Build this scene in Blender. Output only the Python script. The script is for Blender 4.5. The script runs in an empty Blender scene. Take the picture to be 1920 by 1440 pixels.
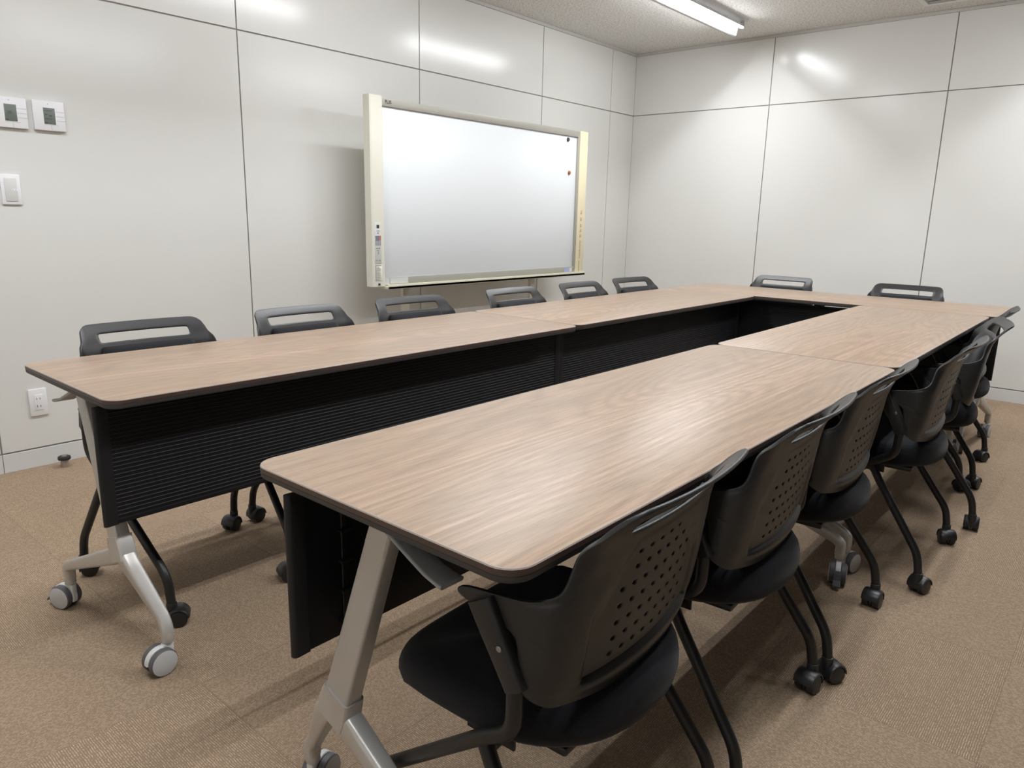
import bpy, bmesh, math, random
from mathutils import Vector, Matrix
PI = math.pi
random.seed(7)
scene = bpy.context.scene
COL = scene.collection

# ------------------------------------------------------------------ camera, world, exposure
cam_data = bpy.data.cameras.new('camera')
cam = bpy.data.objects.new('camera', cam_data)
COL.objects.link(cam)
cam.location = (2.3171, -0.6183, 1.1452)
cam.rotation_euler = (1.3462, -0.0218, 0.7131)
cam_data.sensor_fit = 'HORIZONTAL'
cam_data.sensor_width = 36.0
cam_data.lens = 1373.87 / 1920 * 36.0
cam_data.clip_start = 0.02
scene.camera = cam

world = bpy.data.worlds.new('world')
scene.world = world
world.use_nodes = True
world.node_tree.nodes['Background'].inputs[0].default_value = (0.9, 0.92, 1.0, 1)
world.node_tree.nodes['Background'].inputs[1].default_value = 0.05
scene.view_settings.view_transform = 'Standard'
scene.view_settings.look = 'None'
scene.view_settings.gamma = 1
scene.view_settings.use_curve_mapping = False
scene.view_settings.exposure = 0.0
TUBE_STRENGTH = 171.0          # the fluorescent tubes are the only lamps of the room

# ------------------------------------------------------------------ room dimensions (metres)
XL, XR = -1.332, 3.10         # left / right wall faces
YB, YF = 5.200, -1.70         # back / front wall faces
ZC = 2.530                    # ceiling
ZG = 2.0265                   # horizontal panel joint
HB = 0.0863                   # baseboard height


# ------------------------------------------------------------------ material helpers
def new_mat(name):
    m = bpy.data.materials.new(name)
    m.use_nodes = True
    nt = m.node_tree
    return m, nt, nt.nodes['Principled BSDF']


def L(nt, a, b):
    nt.links.new(a, b)


def simple(name, col, rough=0.5, metal=0.0, bump=0.0, bscale=200.0, var=0.0, vscale=8.0, spec=0.5):
    """procedural paint / plastic / metal with slight colour variation and fine bump"""
    m, nt, b = new_mat(name)
    b.inputs['Base Color'].default_value = (*col, 1)
    b.inputs['Roughness'].default_value = rough
    b.inputs['Metallic'].default_value = metal
    b.inputs['Specular IOR Level'].default_value = spec
    tc = nt.nodes.new('ShaderNodeTexCoord')
    if var > 0:
        n = nt.nodes.new('ShaderNodeTexNoise')
        n.inputs['Scale'].default_value = vscale
        n.inputs['Detail'].default_value = 4
        L(nt, tc.outputs['Object'], n.inputs['Vector'])
        r = nt.nodes.new('ShaderNodeMix')
        r.data_type = 'RGBA'
        r.inputs['A'].default_value = (*[c * (1 - var) for c in col], 1)
        r.inputs['B'].default_value = (*[min(1, c * (1 + var)) for c in col], 1)
        L(nt, n.outputs['Fac'], r.inputs['Factor'])
        L(nt, r.outputs['Result'], b.inputs['Base Color'])
    if bump > 0:
        n2 = nt.nodes.new('ShaderNodeTexNoise')
        n2.inputs['Scale'].default_value = bscale
        n2.inputs['Detail'].default_value = 2
        L(nt, tc.outputs['Object'], n2.inputs['Vector'])
        bp = nt.nodes.new('ShaderNodeBump')
        bp.inputs['Strength'].default_value = bump
        bp.inputs['Distance'].default_value = 0.001
        L(nt, n2.outputs['Fac'], bp.inputs['Height'])
        L(nt, bp.outputs['Normal'], b.inputs['Normal'])
    return m


def math_node(nt, op, a, b=None, c=None):
    n = nt.nodes.new('ShaderNodeMath')
    n.operation = op
    for i, v in enumerate((a, b, c)):
        if v is None:
            continue
        if isinstance(v, (int, float)):
            n.inputs[i].default_value = v
        else:
            L(nt, v, n.inputs[i])
    return n.outputs[0]


def mix_rgb(nt, fac, a, b):
    n = nt.nodes.new('ShaderNodeMix')
    n.data_type = 'RGBA'
    for key, v in (('Factor', fac), ('A', a), ('B', b)):
        if isinstance(v, (int, float)):
            n.inputs[key].default_value = v
        elif isinstance(v, tuple):
            n.inputs[key].default_value = (*v, 1)
        else:
            L(nt, v, n.inputs[key])
    return n.outputs['Result']


def ramp(nt, fac, stops):
    n = nt.nodes.new('ShaderNodeValToRGB')
    e = n.color_ramp.elements
    while len(e) < len(stops):
        e.new(0.5)
    for el, (p, c) in zip(e, stops):
        el.position = p
        el.color = (*c, 1) if isinstance(c, tuple) else (c, c, c, 1)
    L(nt, fac, n.inputs['Fac'])
    return n.outputs['Color']


def carpet_material():
    m, nt, b = new_mat('carpet_tile')
    tc = nt.nodes.new('ShaderNodeTexCoord')
    sep = nt.nodes.new('ShaderNodeSeparateXYZ')
    L(nt, tc.outputs['Object'], sep.inputs[0])
    tx = math_node(nt, 'DIVIDE', math_node(nt, 'SUBTRACT', sep.outputs[0], 0.203), 0.5)
    ty = math_node(nt, 'DIVIDE', math_node(nt, 'SUBTRACT', sep.outputs[1], 0.109), 0.5)
    ix = math_node(nt, 'FLOOR', tx)
    iy = math_node(nt, 'FLOOR', ty)
    par = math_node(nt, 'FLOORED_MODULO', math_node(nt, 'ADD', math_node(nt, 'ADD', ix, iy), 1.0), 2.0)
    # yarn wobble
    wob = nt.nodes.new('ShaderNodeTexNoise')
    wob.inputs['Scale'].default_value = 60
    L(nt, tc.outputs['Object'], wob.inputs['Vector'])
    w = math_node(nt, 'MULTIPLY', math_node(nt, 'SUBTRACT', wob.outputs['Fac'], 0.5), 0.004)
    x2 = math_node(nt, 'ADD', sep.outputs[0], w)
    y2 = math_node(nt, 'ADD', sep.outputs[1], w)
    across = nt.nodes.new('ShaderNodeMix')
    L(nt, par, across.inputs['Factor']); L(nt, x2, across.inputs['A']); L(nt, y2, across.inputs['B'])
    along = nt.nodes.new('ShaderNodeMix')
    L(nt, par, along.inputs['Factor']); L(nt, y2, along.inputs['A']); L(nt, x2, along.inputs['B'])
    # rows of loops, 6.5 mm apart
    rows = math_node(nt, 'SINE', math_node(nt, 'MULTIPLY', across.outputs['Result'], 2 * PI / 0.0047))
    rowi = math_node(nt, 'FLOOR', math_node(nt, 'DIVIDE', across.outputs['Result'], 0.0047))
    shift = math_node(nt, 'MULTIPLY', math_node(nt, 'FRACT', math_node(nt, 'MULTIPLY', rowi, 0.618)), 6.283)
    ridge = math_node(nt, 'POWER', math_node(nt, 'ADD', math_node(nt, 'MULTIPLY', rows, 0.5), 0.5), 1.6)
    cv = nt.nodes.new('ShaderNodeCombineXYZ')
    L(nt, math_node(nt, 'MULTIPLY', along.outputs['Result'], 175.0), cv.inputs[0])
    L(nt, math_node(nt, 'MULTIPLY', rowi, 7.31), cv.inputs[1])
    L(nt, shift, cv.inputs[2])
    dash = nt.nodes.new('ShaderNodeTexNoise')
    dash.inputs['Scale'].default_value = 1.0
    dash.inputs['Detail'].default_value = 1.0
    L(nt, cv.outputs[0], dash.inputs['Vector'])
    amp = ramp(nt, dash.outputs['Fac'], [(0.36, 0.25), (0.62, 1.0)])
    fib = nt.nodes.new('ShaderNodeTexNoise')
    fib.inputs['Scale'].default_value = 520
    fib.inputs['Detail'].default_value = 3
    L(nt, tc.outputs['Object'], fib.inputs['Vector'])
    fac = math_node(nt, 'ADD', math_node(nt, 'MULTIPLY', math_node(nt, 'MULTIPLY', ridge, amp), 0.52), math_node(nt, 'MULTIPLY', fib.outputs['Fac'], 0.62))
    fac = math_node(nt, 'SUBTRACT', fac, 0.02)
    yarn = ramp(nt, fac, [(0.0, (0.135, 0.092, 0.058)), (0.5, (0.345, 0.252, 0.172)), (1.0, (0.70, 0.55, 0.41))])
    # tile to tile tone
    cmb = nt.nodes.new('ShaderNodeCombineXYZ')
    L(nt, ix, cmb.inputs[0]); L(nt, iy, cmb.inputs[1])
    wn = nt.nodes.new('ShaderNodeTexWhiteNoise')
    wn.noise_dimensions = '3D'
    L(nt, cmb.outputs[0], wn.inputs['Vector'])
    tone = math_node(nt, 'ADD', math_node(nt, 'MULTIPLY', wn.outputs['Value'], 0.10), 0.95)
    tone = math_node(nt, 'MULTIPLY', tone, math_node(nt, 'ADD', math_node(nt, 'MULTIPLY', par, 0.05), 0.975))
    cl = nt.nodes.new('ShaderNodeTexNoise')
    cl.inputs['Scale'].default_value = 3.0
    L(nt, tc.outputs['Object'], cl.inputs['Vector'])
    tone = math_node(nt, 'MULTIPLY', tone, math_node(nt, 'ADD', math_node(nt, 'MULTIPLY', cl.outputs['Fac'], 0.14), 0.93))
    # thin seam between tiles
    fx = math_node(nt, 'ABSOLUTE', math_node(nt, 'SUBTRACT', math_node(nt, 'FRACT', tx), 0.5))
    fy = math_node(nt, 'ABSOLUTE', math_node(nt, 'SUBTRACT', math_node(nt, 'FRACT', ty), 0.5))
    seam = math_node(nt, 'GREATER_THAN', math_node(nt, 'MAXIMUM', fx, fy), 0.4965)
    tone = math_node(nt, 'MULTIPLY', tone, math_node(nt, 'SUBTRACT', 1.0, math_node(nt, 'MULTIPLY', seam, 0.14)))
    vm = nt.nodes.new('ShaderNodeVectorMath')
    vm.operation = 'SCALE'
    L(nt, yarn, vm.inputs[0]); L(nt, tone, vm.inputs['Scale'])
    L(nt, vm.outputs[0], b.inputs['Base Color'])
    b.inputs['Roughness'].default_value = 0.95
    b.inputs['Specular IOR Level'].default_value = 0.12
    bp = nt.nodes.new('ShaderNodeBump')
    bp.inputs['Strength'].default_value = 0.5
    bp.inputs['Distance'].default_value = 0.003
    L(nt, fac, bp.inputs['Height'])
    L(nt, bp.outputs['Normal'], b.inputs['Normal'])
    return m


def wood_material():
    m, nt, b = new_mat('walnut_laminate')
    tc = nt.nodes.new('ShaderNodeTexCoord')
    oi = nt.nodes.new('ShaderNodeObjectInfo')
    off = nt.nodes.new('ShaderNodeVectorMath')
    off.operation = 'ADD'
    cmb = nt.nodes.new('ShaderNodeCombineXYZ')
    r = math_node(nt, 'MULTIPLY', oi.outputs['Random'], 37.0)
    L(nt, r, cmb.inputs[0]); L(nt, r, cmb.inputs[1])
    L(nt, tc.outputs['Object'], off.inputs[0]); L(nt, cmb.outputs[0], off.inputs[1])

    def noise(sx, sy, detail, rough=0.5, dist=0.0):
        mp = nt.nodes.new('ShaderNodeMapping')
        mp.inputs['Scale'].default_value = (sx, sy, 1)
        L(nt, off.outputs[0], mp.inputs['Vector'])
        n = nt.nodes.new('ShaderNodeTexNoise')
        n.inputs['Scale'].default_value = 1
        n.inputs['Detail'].default_value = detail
        n.inputs['Roughness'].default_value = rough
        n.inputs['Distortion'].default_value = dist
        L(nt, mp.outputs[0], n.inputs['Vector'])
        return n.outputs['Fac']
    # broad cathedral figure: contour lines of a stretched field
    field = noise(4.4, 0.80, 1.0, 0.4, 0.0)
    wig = noise(70.0, 1.0, 2.0, 0.5)
    ph = math_node(nt, 'ADD', math_node(nt, 'MULTIPLY', field, 150.0), math_node(nt, 'MULTIPLY', wig, 1.4))
    bands = math_node(nt, 'SINE', ph)
    bands = math_node(nt, 'ADD', math_node(nt, 'MULTIPLY', bands, 0.5), 0.5)
    bands = math_node(nt, 'POWER', bands, 0.55)
    streak = noise(110.0, 0.55, 4.0, 0.5)
    pores = noise(420.0, 14.0, 2.0, 0.6)
    broad = noise(9.0, 0.35, 3.0, 0.5)
    base = mix_rgb(nt, ramp(nt, streak, [(0.34, 0.0), (0.66, 1.0)]), (0.292, 0.202, 0.142), (0.465, 0.325, 0.232))
    base = mix_rgb(nt, ramp(nt, broad, [(0.36, 0.0), (0.72, 1.0)]), base, (0.32, 0.232, 0.162))
    dark = math_node(nt, 'MULTIPLY', math_node(nt, 'SUBTRACT', 1.0, bands), 0.40)
    base = mix_rgb(nt, dark, base, (0.205, 0.145, 0.102))
    pf = ramp(nt, pores, [(0.50, 0.0), (0.70, 0.55)])
    base = mix_rgb(nt, pf, base, (0.175, 0.12, 0.082))
    L(nt, base, b.inputs['Base Color'])
    b.inputs['Roughness'].default_value = 0.37
    b.inputs['Specular IOR Level'].default_value = 0.5
    bp = nt.nodes.new('ShaderNodeBump')
    bp.inputs['Strength'].default_value = 0.10
    bp.inputs['Distance'].default_value = 0.0006
    L(nt, pores, bp.inputs['Height'])
    L(nt, bp.outputs['Normal'], b.inputs['Normal'])
    return m


def ceiling_material():
    m, nt, b = new_mat('rockwool_ceiling')
    tc = nt.nodes.new('ShaderNodeTexCoord')
    n = nt.nodes.new('ShaderNodeTexNoise')
    n.inputs['Scale'].default_value = 85
    n.inputs['Detail'].default_value = 4
    n.inputs['Roughness'].default_value = 0.65
    L(nt, tc.outputs['Object'], n.inputs['Vector'])
    c = ramp(nt, n.outputs['Fac'], [(0.34, (0.46, 0.45, 0.43)), (0.50, (0.80, 0.79, 0.765)), (0.7, (0.88, 0.875, 0.85))])
    L(nt, c, b.inputs['Base Color'])
    b.inputs['Roughness'].default_value = 0.95
    b.inputs['Specular IOR Level'].default_value = 0.1
    bp = nt.nodes.new('ShaderNodeBump')
    bp.inputs['Strength'].default_value = 0.7
    bp.inputs['Distance'].default_value = 0.004
    L(nt, n.outputs['Fac'], bp.inputs['Height'])
    L(nt, bp.outputs['Normal'], b.inputs['Normal'])
    return m


def fabric_material(name, col, scale=900.0):
    m, nt, b = new_mat(name)
    tc = nt.nodes.new('ShaderNodeTexCoord')
    v = nt.nodes.new('ShaderNodeTexVoronoi')
    v.inputs['Scale'].default_value = scale
    L(nt, tc.outputs['Object'], v.inputs['Vector'])
    c = mix_rgb(nt, v.outputs['Distance'], tuple(x * 1.5 for x in col), tuple(x * 0.5 for x in col))
    L(nt, c, b.inputs['Base Color'])
    b.inputs['Roughness'].default_value = 0.9
    b.inputs['Specular IOR Level'].default_value = 0.2
    b.inputs['Sheen Weight'].default_value = 0.12
    b.inputs['Sheen Roughness'].default_value = 0.5
    bp = nt.nodes.new('ShaderNodeBump')
    bp.inputs['Strength'].default_value = 0.35
    bp.inputs['Distance'].default_value = 0.001
    L(nt, v.outputs['Distance'], bp.inputs['Height'])
    L(nt, bp.outputs['Normal'], b.inputs['Normal'])
    return m


def emitter(name, col, strength):
    m, nt, b = new_mat(name)
    b.inputs['Base Color'].default_value = (0.9, 0.9, 0.9, 1)
    b.inputs['Emission Color'].default_value = (*col, 1)
    b.inputs['Emission Strength'].default_value = strength
    return m


M = dict(
    wall=simple('wall_panel_paint', (0.70, 0.695, 0.665), 0.20, var=0.012, vscale=1.5, spec=0.5),
    groove=simple('panel_joint', (0.30, 0.28, 0.25), 0.7, bump=0.1),
    base=simple('baseboard_paint', (0.66, 0.665, 0.65), 0.4, var=0.01, vscale=3),
    crown=simple('ceiling_trim_paint', (0.50, 0.49, 0.465), 0.6, var=0.02, vscale=5),
    ceil=ceiling_material(),
    carpet=carpet_material(),
    wood=wood_material(),
    edge=simple('brown_edge_band', (0.072, 0.044, 0.033), 0.42, var=0.1, vscale=30),
    edge_lip=simple('light_edge_lip', (0.30, 0.245, 0.205), 0.35, var=0.05, vscale=30),
    edge_low=simple('charcoal_edge_band', (0.040, 0.037, 0.036), 0.5, bump=0.1, bscale=400),
    edge_line=simple('edge_seam', (0.16, 0.12, 0.085), 0.4, var=0.05, vscale=30),
    under=simple('tabletop_underside', (0.035, 0.033, 0.033), 0.7, bump=0.1),
    panel=simple('black_slat_panel', (0.0055, 0.0058, 0.0078), 0.46, bump=0.05, bscale=500, spec=0.35),
    panel_cap=simple('black_panel_cap', (0.009, 0.009, 0.0105), 0.5, bump=0.05, bscale=500, spec=0.4),
    blackmetal=simple('black_powder_coat', (0.010, 0.010, 0.010), 0.42, bump=0.08, bscale=700),
    silver=simple('silver_paint', (0.54, 0.52, 0.49), 0.36, metal=0.35, bump=0.04, bscale=900, var=0.02, vscale=20),
    lever=simple('grey_lever_plastic', (0.34, 0.34, 0.34), 0.45, bump=0.05, bscale=600),
    wheelgrey=simple('grey_caster_tyre', (0.10, 0.10, 0.108), 0.55, bump=0.05),
    wheelface=simple('light_caster_hub', (0.50, 0.50, 0.50), 0.4, var=0.02),
    fender=simple('white_caster_fender', (0.68, 0.68, 0.66), 0.4, var=0.02),
    plastic=simple('charcoal_plastic', (0.0185, 0.0183, 0.0185), 0.40, bump=0.14, bscale=1100, var=0.06, vscale=6),
    castblack=simple('black_caster_plastic', (0.013, 0.013, 0.014), 0.38, bump=0.08, bscale=900),
    screw=simple('zinc_screw', (0.35, 0.35, 0.36), 0.3, metal=0.9, var=0.05),
    seat=fabric_material('black_seat_fabric', (0.0058, 0.0060, 0.0085)),
    pad=fabric_material('black_back_mesh', (0.0075, 0.0078, 0.010), 700),
    board=simple('whiteboard_enamel', (0.73, 0.755, 0.77), 0.27, var=0.008, vscale=2),
    cream=simple('cream_plastic', (0.68, 0.665, 0.575), 0.45, bump=0.05, var=0.02, vscale=6),
    yellowed=simple('yellowed_plastic', (0.74, 0.665, 0.46), 0.45, bump=0.05, var=0.03, vscale=6),
    alum=simple('beige_aluminium', (0.37, 0.355, 0.31), 0.45, metal=0.15, var=0.02, vscale=10),
    tray=simple('cream_tray', (0.66, 0.64, 0.50), 0.4, var=0.02, vscale=10),
    label=simple('pale_label', (0.60, 0.60, 0.58), 0.5, var=0.02),
    labelwhite=simple('white_label', (0.80, 0.79, 0.70), 0.5, var=0.02),
    ink=simple('dark_ink', (0.03, 0.03, 0.03), 0.6, var=0.05),
    inkgrey=simple('grey_ink', (0.28, 0.28, 0.26), 0.6, var=0.05),
    inkbrown=simple('faded_brown_ink', (0.42, 0.26, 0.19), 0.6, var=0.05),
    inktan=simple('faded_tan_ink', (0.55, 0.45, 0.30), 0.6, var=0.05),
    inkred=simple('faded_red_ink', (0.62, 0.34, 0.26), 0.6, var=0.05),
    btn_blue=simple('grey_blue_button', (0.17, 0.19, 0.27), 0.5, var=0.03),
    btn_red=simple('brown_red_button', (0.33, 0.17, 0.13), 0.5, var=0.03),
    btn_grey=simple('grey_button', (0.33, 0.33, 0.35), 0.5, var=0.03),
    violet=simple('violet_sticker', (0.34, 0.36, 0.62), 0.5, var=0.03),
    white=simple('white_device_plastic', (0.78, 0.775, 0.79), 0.4, bump=0.03, var=0.01),
    offwhite=simple('switch_rocker_plastic', (0.62, 0.62, 0.60), 0.4, bump=0.03, var=0.01),
    lcd=simple('lcd_glass', (0.145, 0.165, 0.145), 0.35, var=0.06, vscale=90),
    lcdink=simple('lcd_segments', (0.07, 0.075, 0.07), 0.4, var=0.05),
    line=simple('shadow_gap', (0.30, 0.29, 0.28), 0.7, var=0.05),
    magblack=simple('black_magnet', (0.045, 0.045, 0.06), 0.35, var=0.05),
    magorange=simple('orange_brown_magnet', (0.34, 0.11, 0.045), 0.35, var=0.05),
    rubber=simple('black_rubber', (0.02, 0.02, 0.02), 0.6, bump=0.1),
    stopper=simple('door_stop_metal', (0.42, 0.36, 0.32), 0.4, metal=0.5, var=0.03),
    fixture=simple('white_fixture_enamel', (0.58, 0.58, 0.575), 0.35, var=0.01),
    tube=emitter('fluorescent_tube', (0.945, 0.97, 1.0), TUBE_STRENGTH),
    ventgrey=simple('vent_grey', (0.38, 0.385, 0.385), 0.6, bump=0.1),
    ventframe=simple('vent_white_frame', (0.80, 0.80, 0.79), 0.4, var=0.01),
)


# ------------------------------------------------------------------ object helpers
def link_mesh(name, me, parent=None):
    o = bpy.data.objects.new(name, me)
    COL.objects.link(o)
    if parent is not None:
        o.parent = parent
    return o


def obj(name, bm, mats, parent=None, smooth=True, angle=40):
    me = bpy.data.meshes.new(name)
    bmesh.ops.recalc_face_normals(bm, faces=bm.faces[:])
    bm.to_mesh(me)
    bm.free()
    if not isinstance(mats, (list, tuple)):
        mats = [mats]
    for m in mats:
        me.materials.append(m)
    if smooth:
        me.polygons.foreach_set('use_smooth', [True] * len(me.polygons))
        me.set_sharp_from_angle(angle=math.radians(angle))
    return link_mesh(name, me, parent)


def bake(o):
    """freeze an object's modifiers into its own mesh"""
    dg = bpy.context.evaluated_depsgraph_get()
    dg.update()
    me = bpy.data.meshes.new_from_object(o.evaluated_get(dg))
    o.modifiers.clear()
    o.data = me
    return o


def thing(name, label, cat, loc=(0, 0, 0), rz=0.0, group=None):
    o = bpy.data.objects.new(name, None)
    o.empty_display_size = 0.1
    COL.objects.link(o)
    o.location = loc
    o.rotation_euler = (0, 0, rz)
    o['label'] = label
    o['category'] = cat
    if group:
        o['group'] = group
    return o


def tag(o, label, cat, group=None):
    o['label'] = label
    o['category'] = cat
    if group:
        o['group'] = group
    return o


def struct(o):
    o['kind'] = 'structure'
    return o


def copy_tree(o, parent=None):
    c = o.copy()
    COL.objects.link(c)
    c.parent = parent
    for ch in list(o.children):
        copy_tree(ch, c)
    return c


# ------------------------------------------------------------------ mesh helpers
def add_box(bm, x0, x1, y0, y1, z0, z1, bev=0.0, seg=2, mi=0, mat=None):
    vs = [bm.verts.new((x, y, z)) for x in (x0, x1) for y in (y0, y1) for z in (z0, z1)]
    f = [(0, 1, 3, 2), (4, 6, 7, 5), (0, 4, 5, 1), (2, 3, 7, 6), (0, 2, 6, 4), (1, 5, 7, 3)]
    fs = [bm.faces.new([vs[i] for i in q]) for q in f]
    for q in fs:
        q.material_index = mi
    allv = vs
    if bev > 0:
        es = list({e for q in fs for e in q.edges})
        r = bmesh.ops.bevel(bm, geom=es, offset=bev, segments=seg, affect='EDGES', profile=0.5)
        for q in r['faces']:
            q.material_index = mi
        allv = list({v for v in r['verts']} | {v for q in fs if q.is_valid for v in q.verts})
    if mat is not None:
        bmesh.ops.transform(bm, matrix=mat, verts=[v for v in allv if v.is_valid])
    return allv


def add_loft(bm, loops, mis=None, cap0=True, cap1=True, cap_mi=(0, 0), closed=True):
    """loops: list of equally long lists of points; joins neighbours with quads"""
    rows = [[bm.verts.new(p) for p in lp] for lp in loops]
    n = len(rows[0])
    for i in range(len(rows) - 1):
        for j in range(n if closed else n - 1):
            k = (j + 1) % n
            q = bm.faces.new((rows[i][j], rows[i][k], rows[i + 1][k], rows[i + 1][j]))
            q.material_index = mis[i] if mis else 0
    if cap0:
        bm.faces.new(rows[0][::-1]).material_index = cap_mi[0]
    if cap1:
        bm.faces.new(rows[-1]).material_index = cap_mi[1]
    return rows


def add_cyl(bm, p0, p1, r0, r1=None, n=20, mi=0, bev=0.0):
    p0, p1 = Vector(p0), Vector(p1)
    r1 = r0 if r1 is None else r1
    d = (p1 - p0).normalized()
    a = Vector((0, 0, 1)) if abs(d.z) < 0.9 else Vector((1, 0, 0))
    u = d.cross(a).normalized()
    v = d.cross(u)
    prof = [(0, r0), (1, r1)]
    ln = (p1 - p0).length
    if bev > 0:
        t = bev / ln
        prof = [(0, r0 - bev), (t * 0.3, r0 - bev * 0.3), (t, r0), (1 - t, r1), (1 - t * 0.3, r1 - bev * 0.3), (1, r1 - bev)]
    loops = []
    for t, r in prof:
        c = p0.lerp(p1, t)
        loops.append([c + (u * math.cos(2 * PI * i / n) + v * math.sin(2 * PI * i / n)) * r for i in range(n)])
    add_loft(bm, loops, mis=[mi] * (len(loops) - 1), cap_mi=(mi, mi))


def smooth_path(pts, rad=0.04, n=6):
    """polyline with rounded corners"""
    P = [Vector(p) for p in pts]
    out = [P[0]]
    for i in range(1, len(P) - 1):
        a, b, c = P[i - 1], P[i], P[i + 1]
        r = min(rad, (a - b).length * 0.45, (c - b).length * 0.45)
        s = b + (a - b).normalized() * r
        e = b + (c - b).normalized() * r
        for k in range(n + 1):
            t = k / n
            out.append(s * (1 - t) ** 2 + b * 2 * t * (1 - t) + e * t * t)
    out.append(P[-1])
    return out


def add_sweep(bm, path, sec, up=(0, 1, 0), mi=0):
    """sec(t) -> list of (u, v) offsets; v along `up`, u perpendicular to path and up"""
    P = [Vector(p) for p in path]
    up = Vector(up)
    loops = []
    ln = [0]
    for i in range(1, len(P)):
        ln.append(ln[-1] + (P[i] - P[i - 1]).length)
    for i, p in enumerate(P):
        d = (P[min(i + 1, len(P) - 1)] - P[max(i - 1, 0)]).normalized()
        u = d.cross(up).normalized()
        v = u.cross(d).normalized()
        loops.append([p + u * a + v * b for a, b in sec(ln[i] / ln[-1])])
    add_loft(bm, loops, mis=[mi] * (len(loops) - 1), cap_mi=(mi, mi))


def circ(r, n=14):
    return [(r * math.cos(2 * PI * i / n), r * math.sin(2 * PI * i / n)) for i in range(n)]


def rrect(w, h, r, n=4):
    """rounded rectangle outline centred on 0"""
    pts = []
    for cx, cy, a0 in ((w / 2 - r, h / 2 - r, 0), (-w / 2 + r, h / 2 - r, PI / 2), (-w / 2 + r, -h / 2 + r, PI), (w / 2 - r, -h / 2 + r, 1.5 * PI)):
        for i in range(n + 1):
            a = a0 + PI / 2 * i / n
            pts.append((cx + r * math.cos(a), cy + r * math.sin(a)))
    return pts


def add_text(name, body, size, mat4, mat, parent, squeeze=1.0, bold=0.0):
    c = bpy.data.curves.new(name, 'FONT')
    c.body = body
    c.size = size
    c.align_x = 'CENTER'
    c.align_y = 'CENTER'
    c.extrude = 0.0004
    c.offset = bold
    o = bpy.data.objects.new(name + '_tmp', c)
    COL.objects.link(o)
    dg = bpy.context.evaluated_depsgraph_get()
    dg.update()
    me = bpy.data.meshes.new_from_object(o.evaluated_get(dg))
    bpy.data.objects.remove(o)
    me.name = name
    me.transform(mat4 @ Matrix.Diagonal((squeeze, 1, 1, 1)))
    me.materials.clear()
    me.materials.append(mat)
    return link_mesh(name, me, parent)


# orientation for writing on a surface that faces +X (text runs along +Y, up is +Z)
def face_px(x, y, z):
    return Matrix(((0, 0, 1, x), (1, 0, 0, y), (0, 1, 0, z), (0, 0, 0, 1)))


# ------------------------------------------------------------------ room shell
GAP = 0.0065


def panel_wall(name, axis, face, sign, span, seams, z_top):
    """panelled wall: painted panels with open joints in front of a dark backing.
    axis 'x': the wall plane is x=face and runs along y, and the other way round; sign: side of the room"""
    bm = bmesh.new()

    def box(a0, a1, d0, d1, z0, z1, bev, mi):
        lo, hi = sorted((face + sign * d0, face + sign * d1))
        if axis == 'x':
            add_box(bm, lo, hi, a0, a1, z0, z1, bev, 1, mi)
        else:
            add_box(bm, a0, a1, lo, hi, z0, z1, bev, 1, mi)
    box(span[0], span[1], -0.10, -0.006, -0.02, z_top + 0.02, 0, 1)
    cuts = [span[0]] + [s for s in seams if span[0] < s < span[1]] + [span[1]]
    for i in range(len(cuts) - 1):
        a0 = cuts[i] + (GAP / 2 if i else 0)
        a1 = cuts[i + 1] - (GAP / 2 if i < len(cuts) - 2 else 0)
        box(a0, a1, -0.0055, 0, HB + GAP / 2, ZG - GAP / 2, 0.0012, 0)
        box(a0, a1, -0.0055, 0, ZG + GAP / 2, z_top, 0.0012, 0)
    return struct(obj(name, bm, [M['wall'], M['groove']], smooth=False))


S1 = 1.4674
PW = 1.2235
seams_left = [S1 - PW * 2, S1 - PW, S1, 2.6898, 3.9162, 4.8359]
seams_back = [-0.116, 1.1023, 1.1023 + 1.2183]
panel_wall('wall_left', 'x', XL, 1, (YF, YB), seams_left, ZC)
panel_wall('wall_back', 'y', YB, -1, (XL, XR), seams_back, ZC)
panel_wall('wall_right', 'x', XR, -1, (YF, YB), [YB - PW * k for k in range(1, 6)], ZC)
panel_wall('wall_front', 'y', YF, 1, (XL, XR), seams_back, ZC)

bm = bmesh.new()
add_box(bm, XL - 0.15, XR + 0.15, YF - 0.15, YB + 0.15, -0.08, 0.0)
struct(obj('floor', bm, M['carpet'], smooth=False))
bm = bmesh.new()
add_box(bm, XL - 0.15, XR + 0.15, YF - 0.15, YB + 0.15, ZC, ZC + 0.08)
struct(obj('ceiling', bm, M['ceil'], smooth=False))

# flush baseboards
for nm, bx in (('baseboard_left', [(XL - 0.004, XL + 0.0015, YF, S1 - PW - 0.0012), (XL - 0.004, XL + 0.0015, S1 - PW + 0.0012, YB)]),
               ('baseboard_back', [(XL, XR, YB - 0.0015, YB + 0.004)]),
               ('baseboard_right', [(XR - 0.0015, XR + 0.004, YF, YB)]),
               ('baseboard_front', [(XL, XR, YF - 0.004, YF + 0.0015)])):
    bm = bmesh.new()
    for x0, x1, y0, y1 in bx:
        add_box(bm, x0, x1, y0, y1, 0.0, HB - GAP / 2, 0.001, 1)
    struct(obj(nm, bm, M['base'], smooth=False))
# narrow trim where the walls meet the ceiling
for i, (x0, x1, y0, y1) in enumerate(((XL, XL + 0.012, YF, YB), (XL + 0.012, XR - 0.012, YB - 0.012, YB),
                                      (XR - 0.012, XR, YF, YB), (XL + 0.012, XR - 0.012, YF, YF + 0.012))):
    bm = bmesh.new()
    add_box(bm, x0, x1, y0, y1, ZC - 0.022, ZC, 0.002, 1)
    struct(obj('trim_%d' % (i + 1), bm, M['crown'], smooth=False))


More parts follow.
